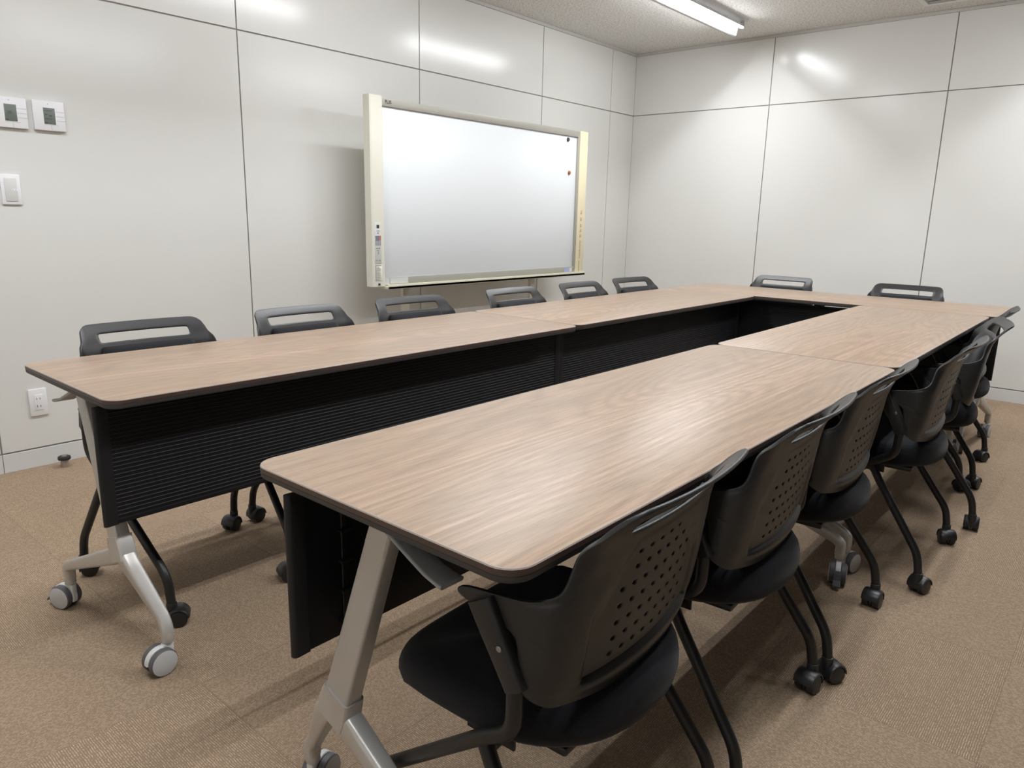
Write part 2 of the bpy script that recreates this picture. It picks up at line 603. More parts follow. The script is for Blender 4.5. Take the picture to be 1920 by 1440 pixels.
# ------------------------------------------------------------------ ceiling lights (twin tube, V-shaped body)
def make_light(label, loc):
    t = thing('ceiling_light', label, 'ceiling light', loc, 0, 'twin tube lights on the ceiling')
    hl, TR = 0.625, 0.015
    bm = bmesh.new()
    half_sec = [(0.105, 0), (0.103, -0.005), (0.062, -0.009), (0.036, -0.020), (0.027, -0.046), (0.017, -0.094), (0.010, -0.101)]
    sec = [(-x, z) for x, z in half_sec] + half_sec[::-1]
    loops = []
    for y, k in ((-hl, 0.94), (-hl + 0.012, 1.0), (hl - 0.012, 1.0), (hl, 0.94)):
        loops.append([(x * k, y, z * k) for x, z in sec])
    add_loft(bm, loops)
    obj('fixture_body', bm, M['fixture'], t, angle=25)
    for s in (-1, 1):
        # LED tube: diffuser facing down, opaque white back
        for nm, a0, a1, mt in (('tube_diffuser', -142, -32, M['tube']), ('tube_back', -32, 218, M['fixture'])):
            bm = bmesh.new()
            na = 10
            arc = [(math.cos(math.radians(a0 + (a1 - a0) * i / na)), math.sin(math.radians(a0 + (a1 - a0) * i / na))) for i in range(na + 1)]
            add_loft(bm, [[(s * (0.068 + TR * k * x), yy, -0.042 + TR * k * z) for x, z in arc] for yy, k in ((-hl + 0.035, 0.9), (-hl + 0.038, 1.0), (hl - 0.038, 1.0), (hl - 0.035, 0.9))],
                     cap0=False, cap1=False, closed=False)
            obj(nm, bm, mt, t)
        for e in (-1, 1):
            bm = bmesh.new()
            add_box(bm, s * 0.068 - 0.014, s * 0.068 + 0.014, e * (hl - 0.030) - 0.006, e * (hl - 0.030) + 0.006, -0.058, -0.008, 0.003)
            obj('lamp_holder', bm, M['fixture'], t)
    return t


def place_light(src, label, loc):
    c = copy_tree(src)
    c['label'] = label
    c.location = loc
    return c


LX1, LX2 = -0.205, 2.0
lights_y = (4.06, 1.97, -0.10)
light0 = make_light('twin tube ceiling light lit above the whiteboard side, the one in view at top', (LX1, lights_y[0], ZC))
place_light(light0, 'lit twin tube ceiling light over the left tables, mirrored as glow on the left wall', (LX1, lights_y[1], ZC))
place_light(light0, 'lit twin tube ceiling light over the thermostats, nearest the front wall on the left', (LX1, lights_y[2], ZC))
place_light(light0, 'lit twin tube ceiling light over the far end of the right chair row', (LX2, lights_y[0], ZC))
place_light(light0, 'lit twin tube ceiling light over the middle of the right chair row', (LX2, lights_y[1], ZC))
place_light(light0, 'lit twin tube ceiling light above the viewer, near end of the right chair row', (LX2, lights_y[2], ZC))

# ceiling air vent
v = thing('air_vent', 'square ceiling air vent with white frame and grey core near the back wall', 'vent', (1.245, 4.68, ZC))
bm = bmesh.new()
for (x0, x1, y0, y1) in ((-0.302, 0.302, -0.302, -0.272), (-0.302, 0.302, 0.272, 0.302), (-0.302, -0.272, -0.272, 0.272), (0.272, 0.302, -0.272, 0.272)):
    add_box(bm, x0, x1, y0, y1, -0.012, 0.0, 0.003)
obj('vent_frame', bm, M['ventframe'], v)
bm = bmesh.new()
add_box(bm, -0.272, 0.272, -0.272, 0.272, -0.003, 0.0)
for k in range(8):
    y = -0.235 + k * 0.067
    add_box(bm, -0.262, 0.262, y - 0.018, y + 0.018, -0.011, -0.004, 0.002)
obj('vent_louvre', bm, M['ventgrey'], v)


# ------------------------------------------------------------------ folding tables
# local frame: length along Y, panel side is +X
def table_caster_parts(parent, x, y, yaw, brake):
    r, tr = 0.035, 0.024           # wheel radius, trail
    bm = bmesh.new()
    # stem, ribbed collar and the white fender between the wheels
    add_cyl(bm, (0, 0, 0.045), (0, 0, 0.098), 0.0075, n=12, mi=0)
    fl = []
    for yy, k in ((-0.008, 0.95), (-0.006, 1.0), (0.006, 1.0), (0.008, 0.95)):
        lp = []
        for i in range(19):
            a = math.radians(-25 + 205 * i / 18)
            lp.append((-tr + (r + 0.002) * k * math.cos(a), yy, r + (r + 0.002) * k * math.sin(a)))
        for i in range(19):
            a = math.radians(180 - 205 * i / 18)
            lp.append((-tr + 0.012 * math.cos(a), yy, r + 0.012 * math.sin(a)))
        fl.append(lp)
    add_loft(bm, fl, mis=[0] * 3)
    add_box(bm, -0.016, 0.012, -0.008, 0.008, 0.045, 0.074, 0.003)
    c = obj('caster', bm, M['fender'], parent)
    c.location = (x, y, 0)
    c.rotation_euler = (0, 0, yaw)
    for s in (-1, 1):
        bm = bmesh.new()
        prof = [(0.0085, 0.012, 0), (0.0085, r - 0.002, 0), (0.0105, r, 0), (0.0225, r, 0), (0.0255, r - 0.0025, 0), (0.0262, r - 0.006, 1), (0.0272, r - 0.008, 1), (0.0275, 0.006, 1)]
        loops = [[(-tr + q * math.cos(2 * PI * i / 26), s * yy, r + q * math.sin(2 * PI * i / 26)) for i in range(26)] for yy, q, _ in prof]
        add_loft(bm, loops, mis=[p[2] for p in prof[1:]], cap_mi=(0, 1))
        obj('wheel', bm, [M['wheelgrey'], M['wheelface']], c, angle=30)
    if brake:
        bm = bmesh.new()
        sec = [(-tr - 0.030, 0.052), (-tr - 0.040, 0.040), (-tr - 0.050, 0.020), (-tr - 0.060, 0.011), (-tr - 0.060, 0.016), (-tr - 0.047, 0.030), (-tr - 0.040, 0.048), (-tr - 0.034, 0.057)]
        add_loft(bm, [[(a, yy, z) for a, z in sec] for yy in (-0.011, 0.011)])
        obj('brake_pedal', bm, M['wheelgrey'], c, smooth=False)


def make_table(label, loc, rz):
    t = thing('folding_table', label, 'table', loc, rz, 'folding meeting tables set in a U')
    W, LEN, ZT = 0.6, 1.8, 0.72
    # --- tabletop
    bm = bmesh.new()
    n = 6

    def loop(ins, z):
        return [(x, y, z) for x, y in rrect(W - 2 * ins, LEN - 2 * ins, 0.042 - ins, n)]
    loops = [loop(0.0070, ZT - 0.0225), loop(0.0040, ZT - 0.0222), loop(0.0010, ZT - 0.0190), loop(0.0004, ZT - 0.0118), loop(0.0010, ZT - 0.0114),
             loop(0.0010, ZT - 0.0108), loop(0.0, ZT - 0.0104), loop(0.0, ZT - 0.0022), loop(0.0012, ZT - 0.0004), loop(0.0034, ZT), loop(0.0036, ZT - 0.0002), loop(0.0042, ZT)]
    mis = [2, 2, 2, 2, 3, 1, 1, 4, 4, 4, 0]
    add_loft(bm, loops, mis=mis, cap_mi=(5, 0))
    obj('tabletop', bm, [M['wood'], M['edge'], M['edge_low'], M['edge_line'], M['edge_lip'], M['under']], t, angle=30)
    # --- frame under the top
    bm = bmesh.new()
    add_box(bm, -0.028, 0.028, -0.82, 0.82, 0.679, 0.6975, 0.003)
    for y in (-0.62, 0.0, 0.62):
        add_box(bm, -0.20, 0.19, y - 0.018, y + 0.018, 0.675, 0.6975, 0.003)
    obj('under_frame', bm, M['blackmetal'], t)
    # --- slatted modesty panel
    bm = bmesh.new()
    xb, z0, z1, y0, y1 = 0.192, 0.389, 0.684, -0.895, 0.895
    pitch = 0.0104
    prof = [(xb, z0)]
    k = 0
    z = z0 + 0.012
    prof += [(xb + 0.012, z0), (xb + 0.0125, z0 + 0.010)]
    while z + pitch < z1 - 0.01:
        prof += [(xb + 0.0092, z), (xb + 0.0092, z + pitch - 0.0036), (xb + 0.0105, z + pitch - 0.0028), (xb + 0.0108, z + pitch - 0.0016), (xb + 0.0102, z + pitch - 0.0008)]
        z += pitch
    prof += [(xb + 0.0085, z), (xb + 0.012, z + 0.003), (xb + 0.012, z1), (xb, z1)]
    add_loft(bm, [[(x, y, zz) for x, zz in prof] for y in (y0 + 0.026, y1 - 0.026)])
    pn = obj('modesty_panel', bm, M['panel'], t, smooth=False)
    for s in (-1, 1):
        bm = bmesh.new()
        # end cap with a rounded outer edge
        outline = []
        for i in range(9):
            a = -PI / 2 + PI * i / 8
            outline.append((xb + 0.0055 + 0.0085 * math.sin(a), 0.8935 + 0.0085 * math.cos(a) * 0.9))
        outline += [(xb + 0.0115, 0.868), (xb - 0.0015, 0.868)]
        add_loft(bm, [[(x, s * y, zz) for x, y in outline] for zz in (z0 - 0.002, z1 + 0.002)])
        obj('end_cap', bm, M['panel_cap'], pn)
    # hanger strip with clips on the back of the panel
    for s in (-1, 1):
        bm = bmesh.new()
        add_box(bm, xb - 0.004, xb + 0.002, s * 0.79 - 0.006, s * 0.79 + 0.006, z0 + 0.006, z1 + 0.006, 0.001, 1)
        for q in range(5):
            zq = 0.42 + q * 0.058
            add_box(bm, xb - 0.010, xb + 0.001, s * 0.79 - 0.016, s * 0.79 + 0.012, zq - 0.003, zq + 0.003, 0.001, 1)
        obj('hanger_strip', bm, M['blackmetal'], pn, smooth=False)
    # --- end legs
    for s in (-1, 1):
        yl, yf, yr = s * 0.845, s * 0.812, s * 0.868    # column, front arm end, rear arm end
        xf, xr = 0.285, -0.213
        # column, leaning towards the panel side
        bm = bmesh.new()
        top, bot = Vector((0.004, yl, 0.672)), Vector((0.132, yl, 0.315))
        add_sweep(bm, [bot, bot.lerp(top, 0.5), top],
                  lambda q: [(a, b) for a, b in rrect(0.062 - 0.012 * q, 0.036 - 0.004 * q, 0.006, 3)])
        obj('column', bm, M['silver'], t, angle=30)
        bm = bmesh.new()
        add_sweep(bm, [top.lerp(bot, 0.10), top, top.lerp(bot, -0.05)], lambda q: rrect(0.0505 - 0.004 * q, 0.034, 0.006, 3))
        add_box(bm, -0.06, 0.05, yl - 0.02, yl + 0.02, 0.682, 0.6975, 0.003)
        obj('column_head', bm, M['silver'], t, angle=30)
        # release lever pointing away from the panel
        bm = bmesh.new()
        yv = yl + s * 0.010
        path = [(-0.016, yv, 0.686), (-0.048, yv, 0.672), (-0.083, yv, 0.657), (-0.113, yv, 0.645), (-0.143, yv, 0.638), (-0.150, yv, 0.638)]
        add_sweep(bm, path, lambda q: rrect(0.007, 0.034 + 0.012 * q, 0.0034, 3))
        obj('release_lever', bm, M['lever'], t)
        # cast foot: a block under the column with two straight arms
        bm = bmesh.new()
        ax = (bot - top).normalized()
        add_sweep(bm, [bot - ax * 0.012, bot + ax * 0.004, bot + ax * 0.030, bot + ax * 0.052],
                  lambda q: rrect(0.068 + 0.012 * math.sin(q * 2.4), 0.043, 0.008, 3))
        fr = smooth_path([(0.140, yl, 0.300), (0.176, yl, 0.268), (0.270, yf, 0.136), (xf, yf, 0.112), (xf, yf, 0.092)], 0.022, 4)
        add_sweep(bm, fr, lambda q: rrect(0.050 - 0.022 * min(1, q * 1.3), 0.040 - 0.011 * q, 0.009, 3))
        rr = smooth_path([(0.158, yl, 0.292), (0.100, yl, 0.262), (-0.196, yr, 0.140), (xr, yr, 0.128), (xr, yr, 0.092)], 0.022, 4)
        add_sweep(bm, rr, lambda q: rrect(0.054 - 0.024 * min(1, q * 1.8), 0.039 - 0.010 * q, 0.009, 3))
        for xx, yy in ((xf, yf), (xr, yr)):
            add_cyl(bm, (xx, yy, 0.076), (xx, yy, 0.102), 0.0150, n=18, bev=0.002)
        obj('foot', bm, M['silver'], t, angle=30)
        table_caster_parts(t, xf, yf, (1.66 if s < 0 else -1.2), False)
        table_caster_parts(t, xr, yr, (1.30 if s < 0 else 2.6), True)
    return t


TA = make_table('near left wood-grain folding table with ribbed black panel and near silver leg in view', (0.3, 0.9, 0), -0.004)
table_specs = [
    ('second wood-grain folding table of the left row, beyond the panel seam, before the whiteboard', (0.2862, 2.705, 0), 0.006),
    ('wood-grain folding table nearest the viewer on the right, its rounded corner over the closest chair', (1.4881, 0.905, 0), PI + 0.0039),
    ('second wood-grain folding table of the right row, touching the far cross table', (1.4725, 2.712, 0), PI + 0.012),
    ('wood-grain folding table set crosswise at the far end, two chairs behind it', (0.8941, 3.918, 0), -PI / 2 + 0.010),
]
TABLES = [TA]
for lab, loc, rz in table_specs:
    c = copy_tree(TA)
    c.location = loc
    c.rotation_euler = (0, 0, rz)
    c['label'] = lab
    TABLES.append(c)
# every caster has swivelled its own way: (near end front, near end rear, far end front, far end rear), ends as built
swivel = [(1.66, 0.44, 1.4, 1.25), (1.5, -1.2, 1.4, 1.25), (-1.2, -1.3, 1.9, 1.3), (-1.3, -1.1, 1.9, 1.3), (0.2, 2.9, 0.1, 3.0)]
for tb, sw in zip(TABLES, swivel):
    for ch in tb.children:
        if ch.name.startswith('caster'):
            far, rear = ch.location.y > 0, ch.location.x < 0
            ch.rotation_euler = (0, 0, sw[2 * far + rear])


# ------------------------------------------------------------------ nesting chairs
# local frame: the chair faces +X, origin on the floor under the seat
def interp(x, tab):
    if x <= tab[0][0]:
        return tab[0][1]
    for (a, va), (b, vb) in zip(tab, tab[1:]):
        if x <= b:
            return va + (vb - va) * (x - a) / (b - a)
    return tab[-1][1]


def sm(t):
    t = max(0.0, min(1.0, t))
    return t * t * (3 - 2 * t)


A_STEP = 0.002
_plan = [(0.0, 0.0)]
_a = 0.0
while _a < 0.45:
    mid = _a + A_STEP / 2
    th = math.radians(11) * min(1, mid / 0.19) + math.radians(77) * sm((mid - 0.192) / 0.085)
    y, f = _plan[-1]
    _plan.append((y + math.cos(th) * A_STEP, f + math.sin(th) * A_STEP))
    _a += A_STEP


def plan(a):
    k = abs(a) / A_STEP
    i = min(int(k), len(_plan) - 2)
    t = k - i
    y = _plan[i][0] * (1 - t) + _plan[i + 1][0] * t
    f = _plan[i][1] * (1 - t) + _plan[i + 1][1] * t
    return (math.copysign(y, a), f, math.atan2(_plan[i + 1][1] - _plan[i][1], _plan[i + 1][0] - _plan[i][0]) * (1 if a >= 0 else -1))


XC = [(0.455, -0.178), (0.50, -0.186), (0.58, -0.199), (0.63, -0.205), (0.68, -0.212), (0.72, -0.224), (0.738, -0.233), (0.752, -0.243), (0.765, -0.254), (0.78, -0.269), (0.79, -0.281)]
AEXT = [(0.455, 0.214), (0.459, 0.234), (0.466, 0.250), (0.478, 0.262), (0.50, 0.268), (0.56, 0.278), (0.597, 0.291), (0.605, 0.330), (0.611, 0.368), (0.618, 0.393), (0.627, 0.401),
        (0.634, 0.394), (0.6385, 0.370), (0.6415, 0.325), (0.645, 0.285), (0.650, 0.256), (0.660, 0.236), (0.675, 0.226), (0.695, 0.221), (0.72, 0.217), (0.745, 0.211), (0.765, 0.204), (0.778, 0.198), (0.790, 0.190)]
# the rows of the side wings crowd towards the arm so that its outline stays clean
ZWING = [(0.50, 0.50), (0.541, 0.575), (0.555, 0.597), (0.5685, 0.605), (0.582, 0.611), (0.596, 0.618), (0.6096, 0.627), (0.6233, 0.634), (0.637, 0.6385), (0.6507, 0.6418), (0.664, 0.647),
         (0.678, 0.658), (0.698, 0.688), (0.72, 0.72)]


def shell_point(a, z, off=0.0):
    k = 1 - 0.10 * sm((z - 0.65) / 0.07)        # the curve tightens towards the handle
    y, f, th = plan(a / k)
    y, f = y * k, f * k
    bend = 0.042 * (min(abs(a), 0.30) / 0.27) ** 2 * (1 - sm((z - 0.455) / 0.075))
    da = min(0.0405, max(0.0, abs(a) - 0.158))
    drop = (0.042 - math.sqrt(0.042 ** 2 - da ** 2)) * sm((z - 0.715) / 0.07)     # rounded top corners
    return Vector((interp(z - drop, XC) + f - off * math.cos(th), y + off * math.sin(th), z + bend - drop))


def panel_depth(a, z):
    """pressed-in field of the perforated back"""
    half = 0.1722 - max(0.0, z - 0.605) * 0.75
    d = min((half - abs(a)) / 0.006, (z - 0.494) / 0.006, (0.716 - z) / 0.006)
    low = 0.0060 * math.exp(-((z - 0.484) / 0.011) ** 2) * (1 - sm((abs(a) - 0.14) / 0.06))
    return -0.0075 * sm(d) + low


def make_shell(parent):
    cw = 0.0155
    nc = 22                                   # central columns, |a| <= 0.1705
    acent = [(-nc / 2 + i) * cw for i in range(nc + 1)]
    acent = [-0.1725, -0.1660] + acent[1:-1] + [0.1660, 0.1725]
    nc += 2
    no = 16
    zs = [0.455, 0.459, 0.466, 0.474, 0.482, 0.489, 0.4945, 0.500]
    zs += [round(0.500 + 0.0137 * (i + 1) + (0.0021 if i % 2 == 0 else -0.0021), 4) for i in range(12)] + [0.6781]
    zs += [0.687, 0.696, 0.706, 0.7165, 0.726]
    slot0, slot1 = 0.737, 0.762
    zs += [slot0, 0.746, 0.754, slot1, 0.768, 0.774, 0.778, 0.782, 0.785, 0.788, 0.790]
    bm = bmesh.new()
    grid = []
    for z in zs:
        zw = interp(z, ZWING) if 0.50 < z < 0.72 else z
        A = interp(zw, AEXT)
        outer = []
        for k in range(1, no + 1):
            am = min(0.285, acent[-1] + (A - acent[-1]) * 0.75)
            q = acent[-1] + (am - acent[-1]) * k / 10 if k <= 10 else am + (A - am) * (k - 10) / 6
            t_ = (q - acent[-1]) / (A - acent[-1])
            outer.append((q, z + (zw - z) * sm(t_ * 1.1)))
        row = [(-q, w) for q, w in outer[::-1]] + [(q, z) for q in acent] + outer
        grid.append([bm.verts.new(shell_point(q, w, panel_depth(q, w))) for q, w in row])
    holes = []
    hz0 = zs.index(0.500)
    for i in range(len(zs) - 1):
        for j in range(len(grid[0]) - 1):
            if zs[i] >= slot0 - 1e-6 and zs[i + 1] <= slot1 + 1e-6 and no + 3 <= j < no + nc - 3:
                continue
            quad = (grid[i][j], grid[i][j + 1], grid[i + 1][j + 1], grid[i + 1][j])
            ci = j - no - 1
            r = i - hz0
            hole = False
            if 1 <= r <= 13 and r % 2 == 1 and (ci - 3) % 2 == 0 and 3 <= ci <= nc - 6:
                am = abs((acent[j - no] + acent[j - no + 1]) / 2)
                zm = (zs[i] + zs[i + 1]) / 2
                hole = am < 0.150 - max(0, zm - 0.60) * 0.9
            if not hole:
                bm.faces.new(quad)
                continue
            # ventilation slot: an open quad inside the cell, rounded by the subdivision
            c = [v_.co.copy() for v_ in quad]
            inner = []
            for u_, w_ in ((0.10, 0.13), (0.90, 0.13), (0.90, 0.87), (0.10, 0.87)):
                p = (c[0] * (1 - u_) + c[1] * u_) * (1 - w_) + (c[3] * (1 - u_) + c[2] * u_) * w_
                inner.append(bm.verts.new(p))
            for k in range(4):
                bm.faces.new((quad[k], quad[(k + 1) % 4], inner[(k + 1) % 4], inner[k]))
    bmesh.ops.remove_doubles(bm, verts=bm.verts[:], dist=1e-5)
    # make normals point backwards (-x) so that solidify grows towards the sitter
    o = obj('back_shell', bm, M['plastic'], parent, angle=60)
    s = o.modifiers.new('solid', 'SOLIDIFY')
    s.thickness = 0.0070
    s.offset = 0
    ss = o.modifiers.new('sub', 'SUBSURF')
    ss.levels = ss.render_levels = 1
    bake(o)
    me = o.data
    me.polygons.foreach_set('use_smooth', [True] * len(me.polygons))
    return o


def make_chair(label, loc, rz):
    t = thing('nesting_chair', label, 'chair', loc, rz, 'black nesting chairs around the tables')
    shell = make_shell(t)
    # padded front of the back
    bm = bmesh.new()
    nu, nv = 18, 14
    front, back = [], []
    for j in range(nv + 1):
        v_ = -1 + 2 * j / nv
        z = 0.604 + 0.122 * v_
        fr, bk = [], []
        for i in range(nu + 1):
            u_ = -1 + 2 * i / nu
            a = 0.158 * u_ * (1 - 0.10 * max(0, v_) ** 2)
            cor = max(0.0, 1 - (abs(u_) ** 5 + abs(v_) ** 5) * 0.5)
            pil = (1 - abs(u_) ** 4) * (1 - abs(v_) ** 4)
            fr.append(bm.verts.new(shell_point(a, z, -0.013 - 0.026 * pil ** 0.6)))
            bk.append(bm.verts.new(shell_point(a, z, -0.0095)))
        front.append(fr)
        back.append(bk)
    for j in range(nv):
        for i in range(nu):
            bm.faces.new((front[j][i], front[j][i + 1], front[j + 1][i + 1], front[j + 1][i]))
            bm.faces.new((back[j][i], back[j + 1][i], back[j + 1][i + 1], back[j][i + 1]))
    for i in range(nu):
        bm.faces.new((front[0][i], back[0][i], back[0][i + 1], front[0][i + 1]))
        bm.faces.new((front[nv][i], front[nv][i + 1], back[nv][i + 1], back[nv][i]))
    for j in range(nv):
        bm.faces.new((front[j][0], front[j + 1][0], back[j + 1][0], back[j][0]))
        bm.faces.new((front[j][nu], back[j][nu], back[j + 1][nu], front[j + 1][nu]))
    obj('back_pad', bm, M['pad'], t, angle=70)
    # seat cushion
    bm = bmesh.new()
    N = 56

    def seat_ring(k, z):
        pts = []
        for i in range(N):
            a = 2 * PI * i / N
            ca, sa = math.cos(a), math.sin(a)
            ex = 5.0 if ca > 0 else 2.35
            rr = (abs(ca) ** ex + abs(sa) ** ex) ** (-1 / ex)
            x = -0.005 + 0.213 * rr * ca - 0.012 * (1 if ca > 0 else 0)
            y = 0.224 * rr * sa
            tilt = -0.02 * max(0, (x - 0.12)) / 0.08 + 0.004
            pts.append((x * 1.0 * k if False else -0.005 + (x + 0.005) * k, y * k, z + tilt))
        return pts
    prof = [(0.50, 0.372), (0.86, 0.374), (0.94, 0.379), (0.985, 0.390), (1.0, 0.404), (0.997, 0.420), (0.98, 0.434), (0.945, 0.445), (0.88, 0.452), (0.70, 0.456), (0.40, 0.457), (0.12, 0.457)]
    add_loft(bm, [seat_ring(k, z) for k, z in prof])
    obj('seat', bm, M['seat'], t, angle=80)
    # seat pan and folding bracket
    bm = bmesh.new()
    add_box(bm, -0.15, 0.13, -0.16, 0.16, 0.362, 0.378, 0.005)
    for s in (-1, 1):
        add_box(bm, -0.075, 0.02, s * 0.185 - 0.003, s * 0.185 + 0.003, 0.352, 0.385, 0.002)
    obj('seat_bracket', bm, M['blackmetal'], t)
    bm = bmesh.new()
    add_cyl(bm, (-0.045, -0.205, 0.392 - 0.03), (-0.045, 0.205, 0.392 - 0.03), 0.011, n=12)
    obj('crossbar', bm, M['blackmetal'], t)
    for s in (-1, 1):
        # arm post under the wing
        bm = bmesh.new()
        path = [(-0.056, s * 0.243, 0.628), (-0.073, s * 0.244, 0.598), (-0.099, s * 0.243, 0.550), (-0.118, s * 0.241, 0.510)]
        add_sweep(bm, path, lambda q: rrect(0.048 - 0.010 * q, 0.030 - 0.003 * q, 0.011, 4))
        post = obj('arm_post', bm, M['plastic'], t)
        bm = bmesh.new()
        add_cyl(bm, (-0.098, s * 0.254, 0.572), (-0.098, s * 0.2600, 0.572), 0.0048, n=10, bev=0.001)
        obj('screw', bm, M['screw'], post)
        # front leg: rises into the post and runs forward to the front caster
        bm = bmesh.new()
        p = smooth_path([(-0.114, s * 0.241, 0.525), (-0.112, s * 0.240, 0.436), (-0.058, s * 0.238, 0.404), (0.254, s * 0.192, 0.146), (0.264, s * 0.190, 0.062)], 0.045, 6)
        add_sweep(bm, p, lambda q: circ(0.0125))
        obj('leg', bm, M['blackmetal'], t)
        # rear leg
        bm = bmesh.new()
        p = smooth_path([(-0.045, s * 0.205, 0.368), (-0.040, s * 0.222, 0.392), (-0.066, s * 0.226, 0.345), (-0.216, s * 0.250, 0.128), (-0.226, s * 0.252, 0.062)], 0.040, 6)
        add_sweep(bm, p, lambda q: circ(0.0125))
        obj('leg', bm, M['blackmetal'], t)
        for (cx, cy, yaw) in ((0.264, s * 0.190, 0.4 * s), (-0.226, s * 0.252, 1.1 + 0.5 * s)):
            r, tr, hw = 0.0245, 0.016, 0.026
            bm = bmesh.new()
            # hood: thick arc over both wheels
            lp = []
            for yy, k in ((-hw, 0.90), (-hw * 0.8, 1.0), (hw * 0.8, 1.0), (hw, 0.90)):
                ring = []
                for i in range(15):
                    a = math.radians(-12 + 190 * i / 14)
                    ring.append((-tr + (r + 0.0055) * k * math.cos(a), yy, r + 0.002 + (r + 0.0055) * k * math.sin(a)))
                for i in range(15):
                    a = math.radians(178 - 190 * i / 14)
                    ring.append((-tr + (r + 0.0018) * min(k, 0.97) * math.cos(a), yy, r + 0.002 + (r + 0.0018) * min(k, 0.97) * math.sin(a)))
                lp.append(ring)
            add_loft(bm, lp)
            add_box(bm, -tr - r * 0.9, -tr + r * 0.9, -0.0035, 0.0035, 0.012, r + 0.022, 0.002)
            add_cyl(bm, (0, 0, 0.030), (0, 0, 0.070), 0.0145, n=14, bev=0.002)
            c = obj('caster', bm, M['castblack'], t)
            c.location = (cx, cy, 0)
            c.rotation_euler = (0, 0, yaw)
            for w in (-1, 1):
                bm = bmesh.new()
                add_cyl(bm, (-tr, w * 0.0045, r), (-tr, w * 0.0250, r), r, n=22, bev=0.004)
                obj('wheel', bm, M['castblack'], c)
    return t


chair_specs = [
    # right row, from the viewer backwards (they face the tables, -X)
    ('black nesting chair closest to the viewer, perforated back filling the foreground', (1.620, 0.305, 0), PI + 0.05),
    ('black nesting chair second from the viewer on the right, just behind the foreground chair', (1.622, 0.868, 0), PI + 0.05),
    ('black nesting chair third on the right, at the seam of the two right tables', (1.618, 1.428, 0), PI + 0.04),
    ('black nesting chair fourth on the right, pulled slightly out from the table edge', (1.680, 2.105, 0), PI + 0.03),
    ('black nesting chair fifth on the right, turned askew so its handle opening shows', (1.668, 2.735, 0), PI + 0.26),
    ('black nesting chair last on the right, mostly hidden behind the askew chair', (1.622, 3.332, 0), PI + 0.06),
    # left row (they face the tables, +X)
    ('leftmost black nesting chair behind the near left table', (0.130, 0.380, 0), -0.02),
    ('black nesting chair second from the left, at the wall panel joint', (0.130, 0.965, 0), 0.0),
    ('black nesting chair below the left end of the whiteboard, third from the left', (0.122, 1.518, 0), -0.06),
    ('black nesting chair below the right half of the whiteboard, fourth from the left', (0.128, 2.200, 0), -0.02),
    ('black nesting chair below the right end of the whiteboard, fifth from the left', (0.130, 2.790, 0), 0.0),
    ('black nesting chair of the left row nearest the room corner, right of the whiteboard', (0.124, 3.330, 0), -0.09),
    # far row (they face -Y)
    ('black nesting chair behind the far cross table, the left of the two', (0.460, 4.100, 0), -PI / 2),
    ('black nesting chair behind the far cross table, the right of the two', (1.222, 4.100, 0), -PI / 2 + 0.01),
]
chair0 = make_chair(*chair_specs[0])
CHAIRS = [chair0]
for lab, loc, rz in chair_specs[1:]:
    c = copy_tree(chair0)
    c.location = loc
    c.rotation_euler = (0, 0, rz)
    c['label'] = lab
    CHAIRS.append(c)
for ch_ in CHAIRS:
    for ch in ch_.children:
        if ch.name.startswith('caster'):      # wheels trail in under the chair
            ch.rotation_euler = (0, 0, math.copysign(PI / 2, ch.location.y) + random.uniform(-0.7, 0.7))


# ------------------------------------------------------------------ electronic whiteboard on its stand
XB = -1.010                       # front plane of the frame
wb = thing('whiteboard', 'large whiteboard with cream side columns standing before the left wall', 'whiteboard', (XB - 0.05, 3.045, 0))
OX, OY = XB - 0.05, 3.045


def wbox(name, mat, boxes, parent=wb, bev=0.003, smooth=True):
    bm = bmesh.new()
    for (x0, x1, y0, y1, z0, z1) in boxes:
        add_box(bm, x0 - OX, x1 - OX, y0 - OY, y1 - OY, z0, z1, bev)
    return obj(name, bm, mat, parent, smooth=smooth)


wbox('writing_surface', M['board'], [(XB - 0.030, XB - 0.012, 2.100, 3.975, 0.770, 1.735)], bev=0.001)
wbox('top_rail', M['alum'], [(XB - 0.048, XB - 0.002, 2.108, 3.985, 1.722, 1.765)], bev=0.004)
wbox('bottom_rail', M['alum'], [(XB - 0.048, XB - 0.004, 2.112, 3.985, 0.738, 0.786)], bev=0.004)
wbox('pen_tray', M['tray'], [(XB - 0.030, XB + 0.034, 2.120, 4.060, 0.720, 0.738), (XB + 0.026, XB + 0.034, 2.120, 4.060, 0.720, 0.748)], bev=0.003)
wbox('side_strip', M['alum'], [(XB - 0.040, XB - 0.001, 3.953, 3.975, 0.770, 1.735)], bev=0.002)
# left column with a chamfered outer edge
bm = bmesh.new()
sec = [(XB - 0.046, 2.027), (XB - 0.046, 2.118), (XB + 0.004, 2.118), (XB + 0.008, 2.110), (XB + 0.008, 2.038), (XB + 0.004, 2.029)]
add_loft(bm, [[(x - OX, y - OY, z) for x, y in sec] for z in (0.738, 1.772)])
lc = obj('left_column', bm, M['cream'], wb, smooth=False)
wbox('right_column', M['yellowed'], [(XB - 0.045, XB + 0.004, 3.975, 4.074, 0.724, 1.768)], bev=0.005)
rc = wb.children[-1]
rc['label'] = 'yellowed right column'
wbox('back_cover', M['cream'], [(XB - 0.060, XB - 0.031, 2.100, 3.980, 0.745, 1.715)], bev=0.004)
XFc = XB + 0.008                  # face of the left column
cp = wbox('control_panel', M['label'], [(XFc, XFc + 0.0015, 2.046, 2.092, 0.868, 1.096)], lc, 0.0005)
OFF = Vector((OX, OY, 0))


def mark(name, mat, boxes, parent):
    return wbox(name, mat, [(XFc + 0.0014, XFc + 0.003, *b) for b in boxes], parent, 0.0, smooth=False)


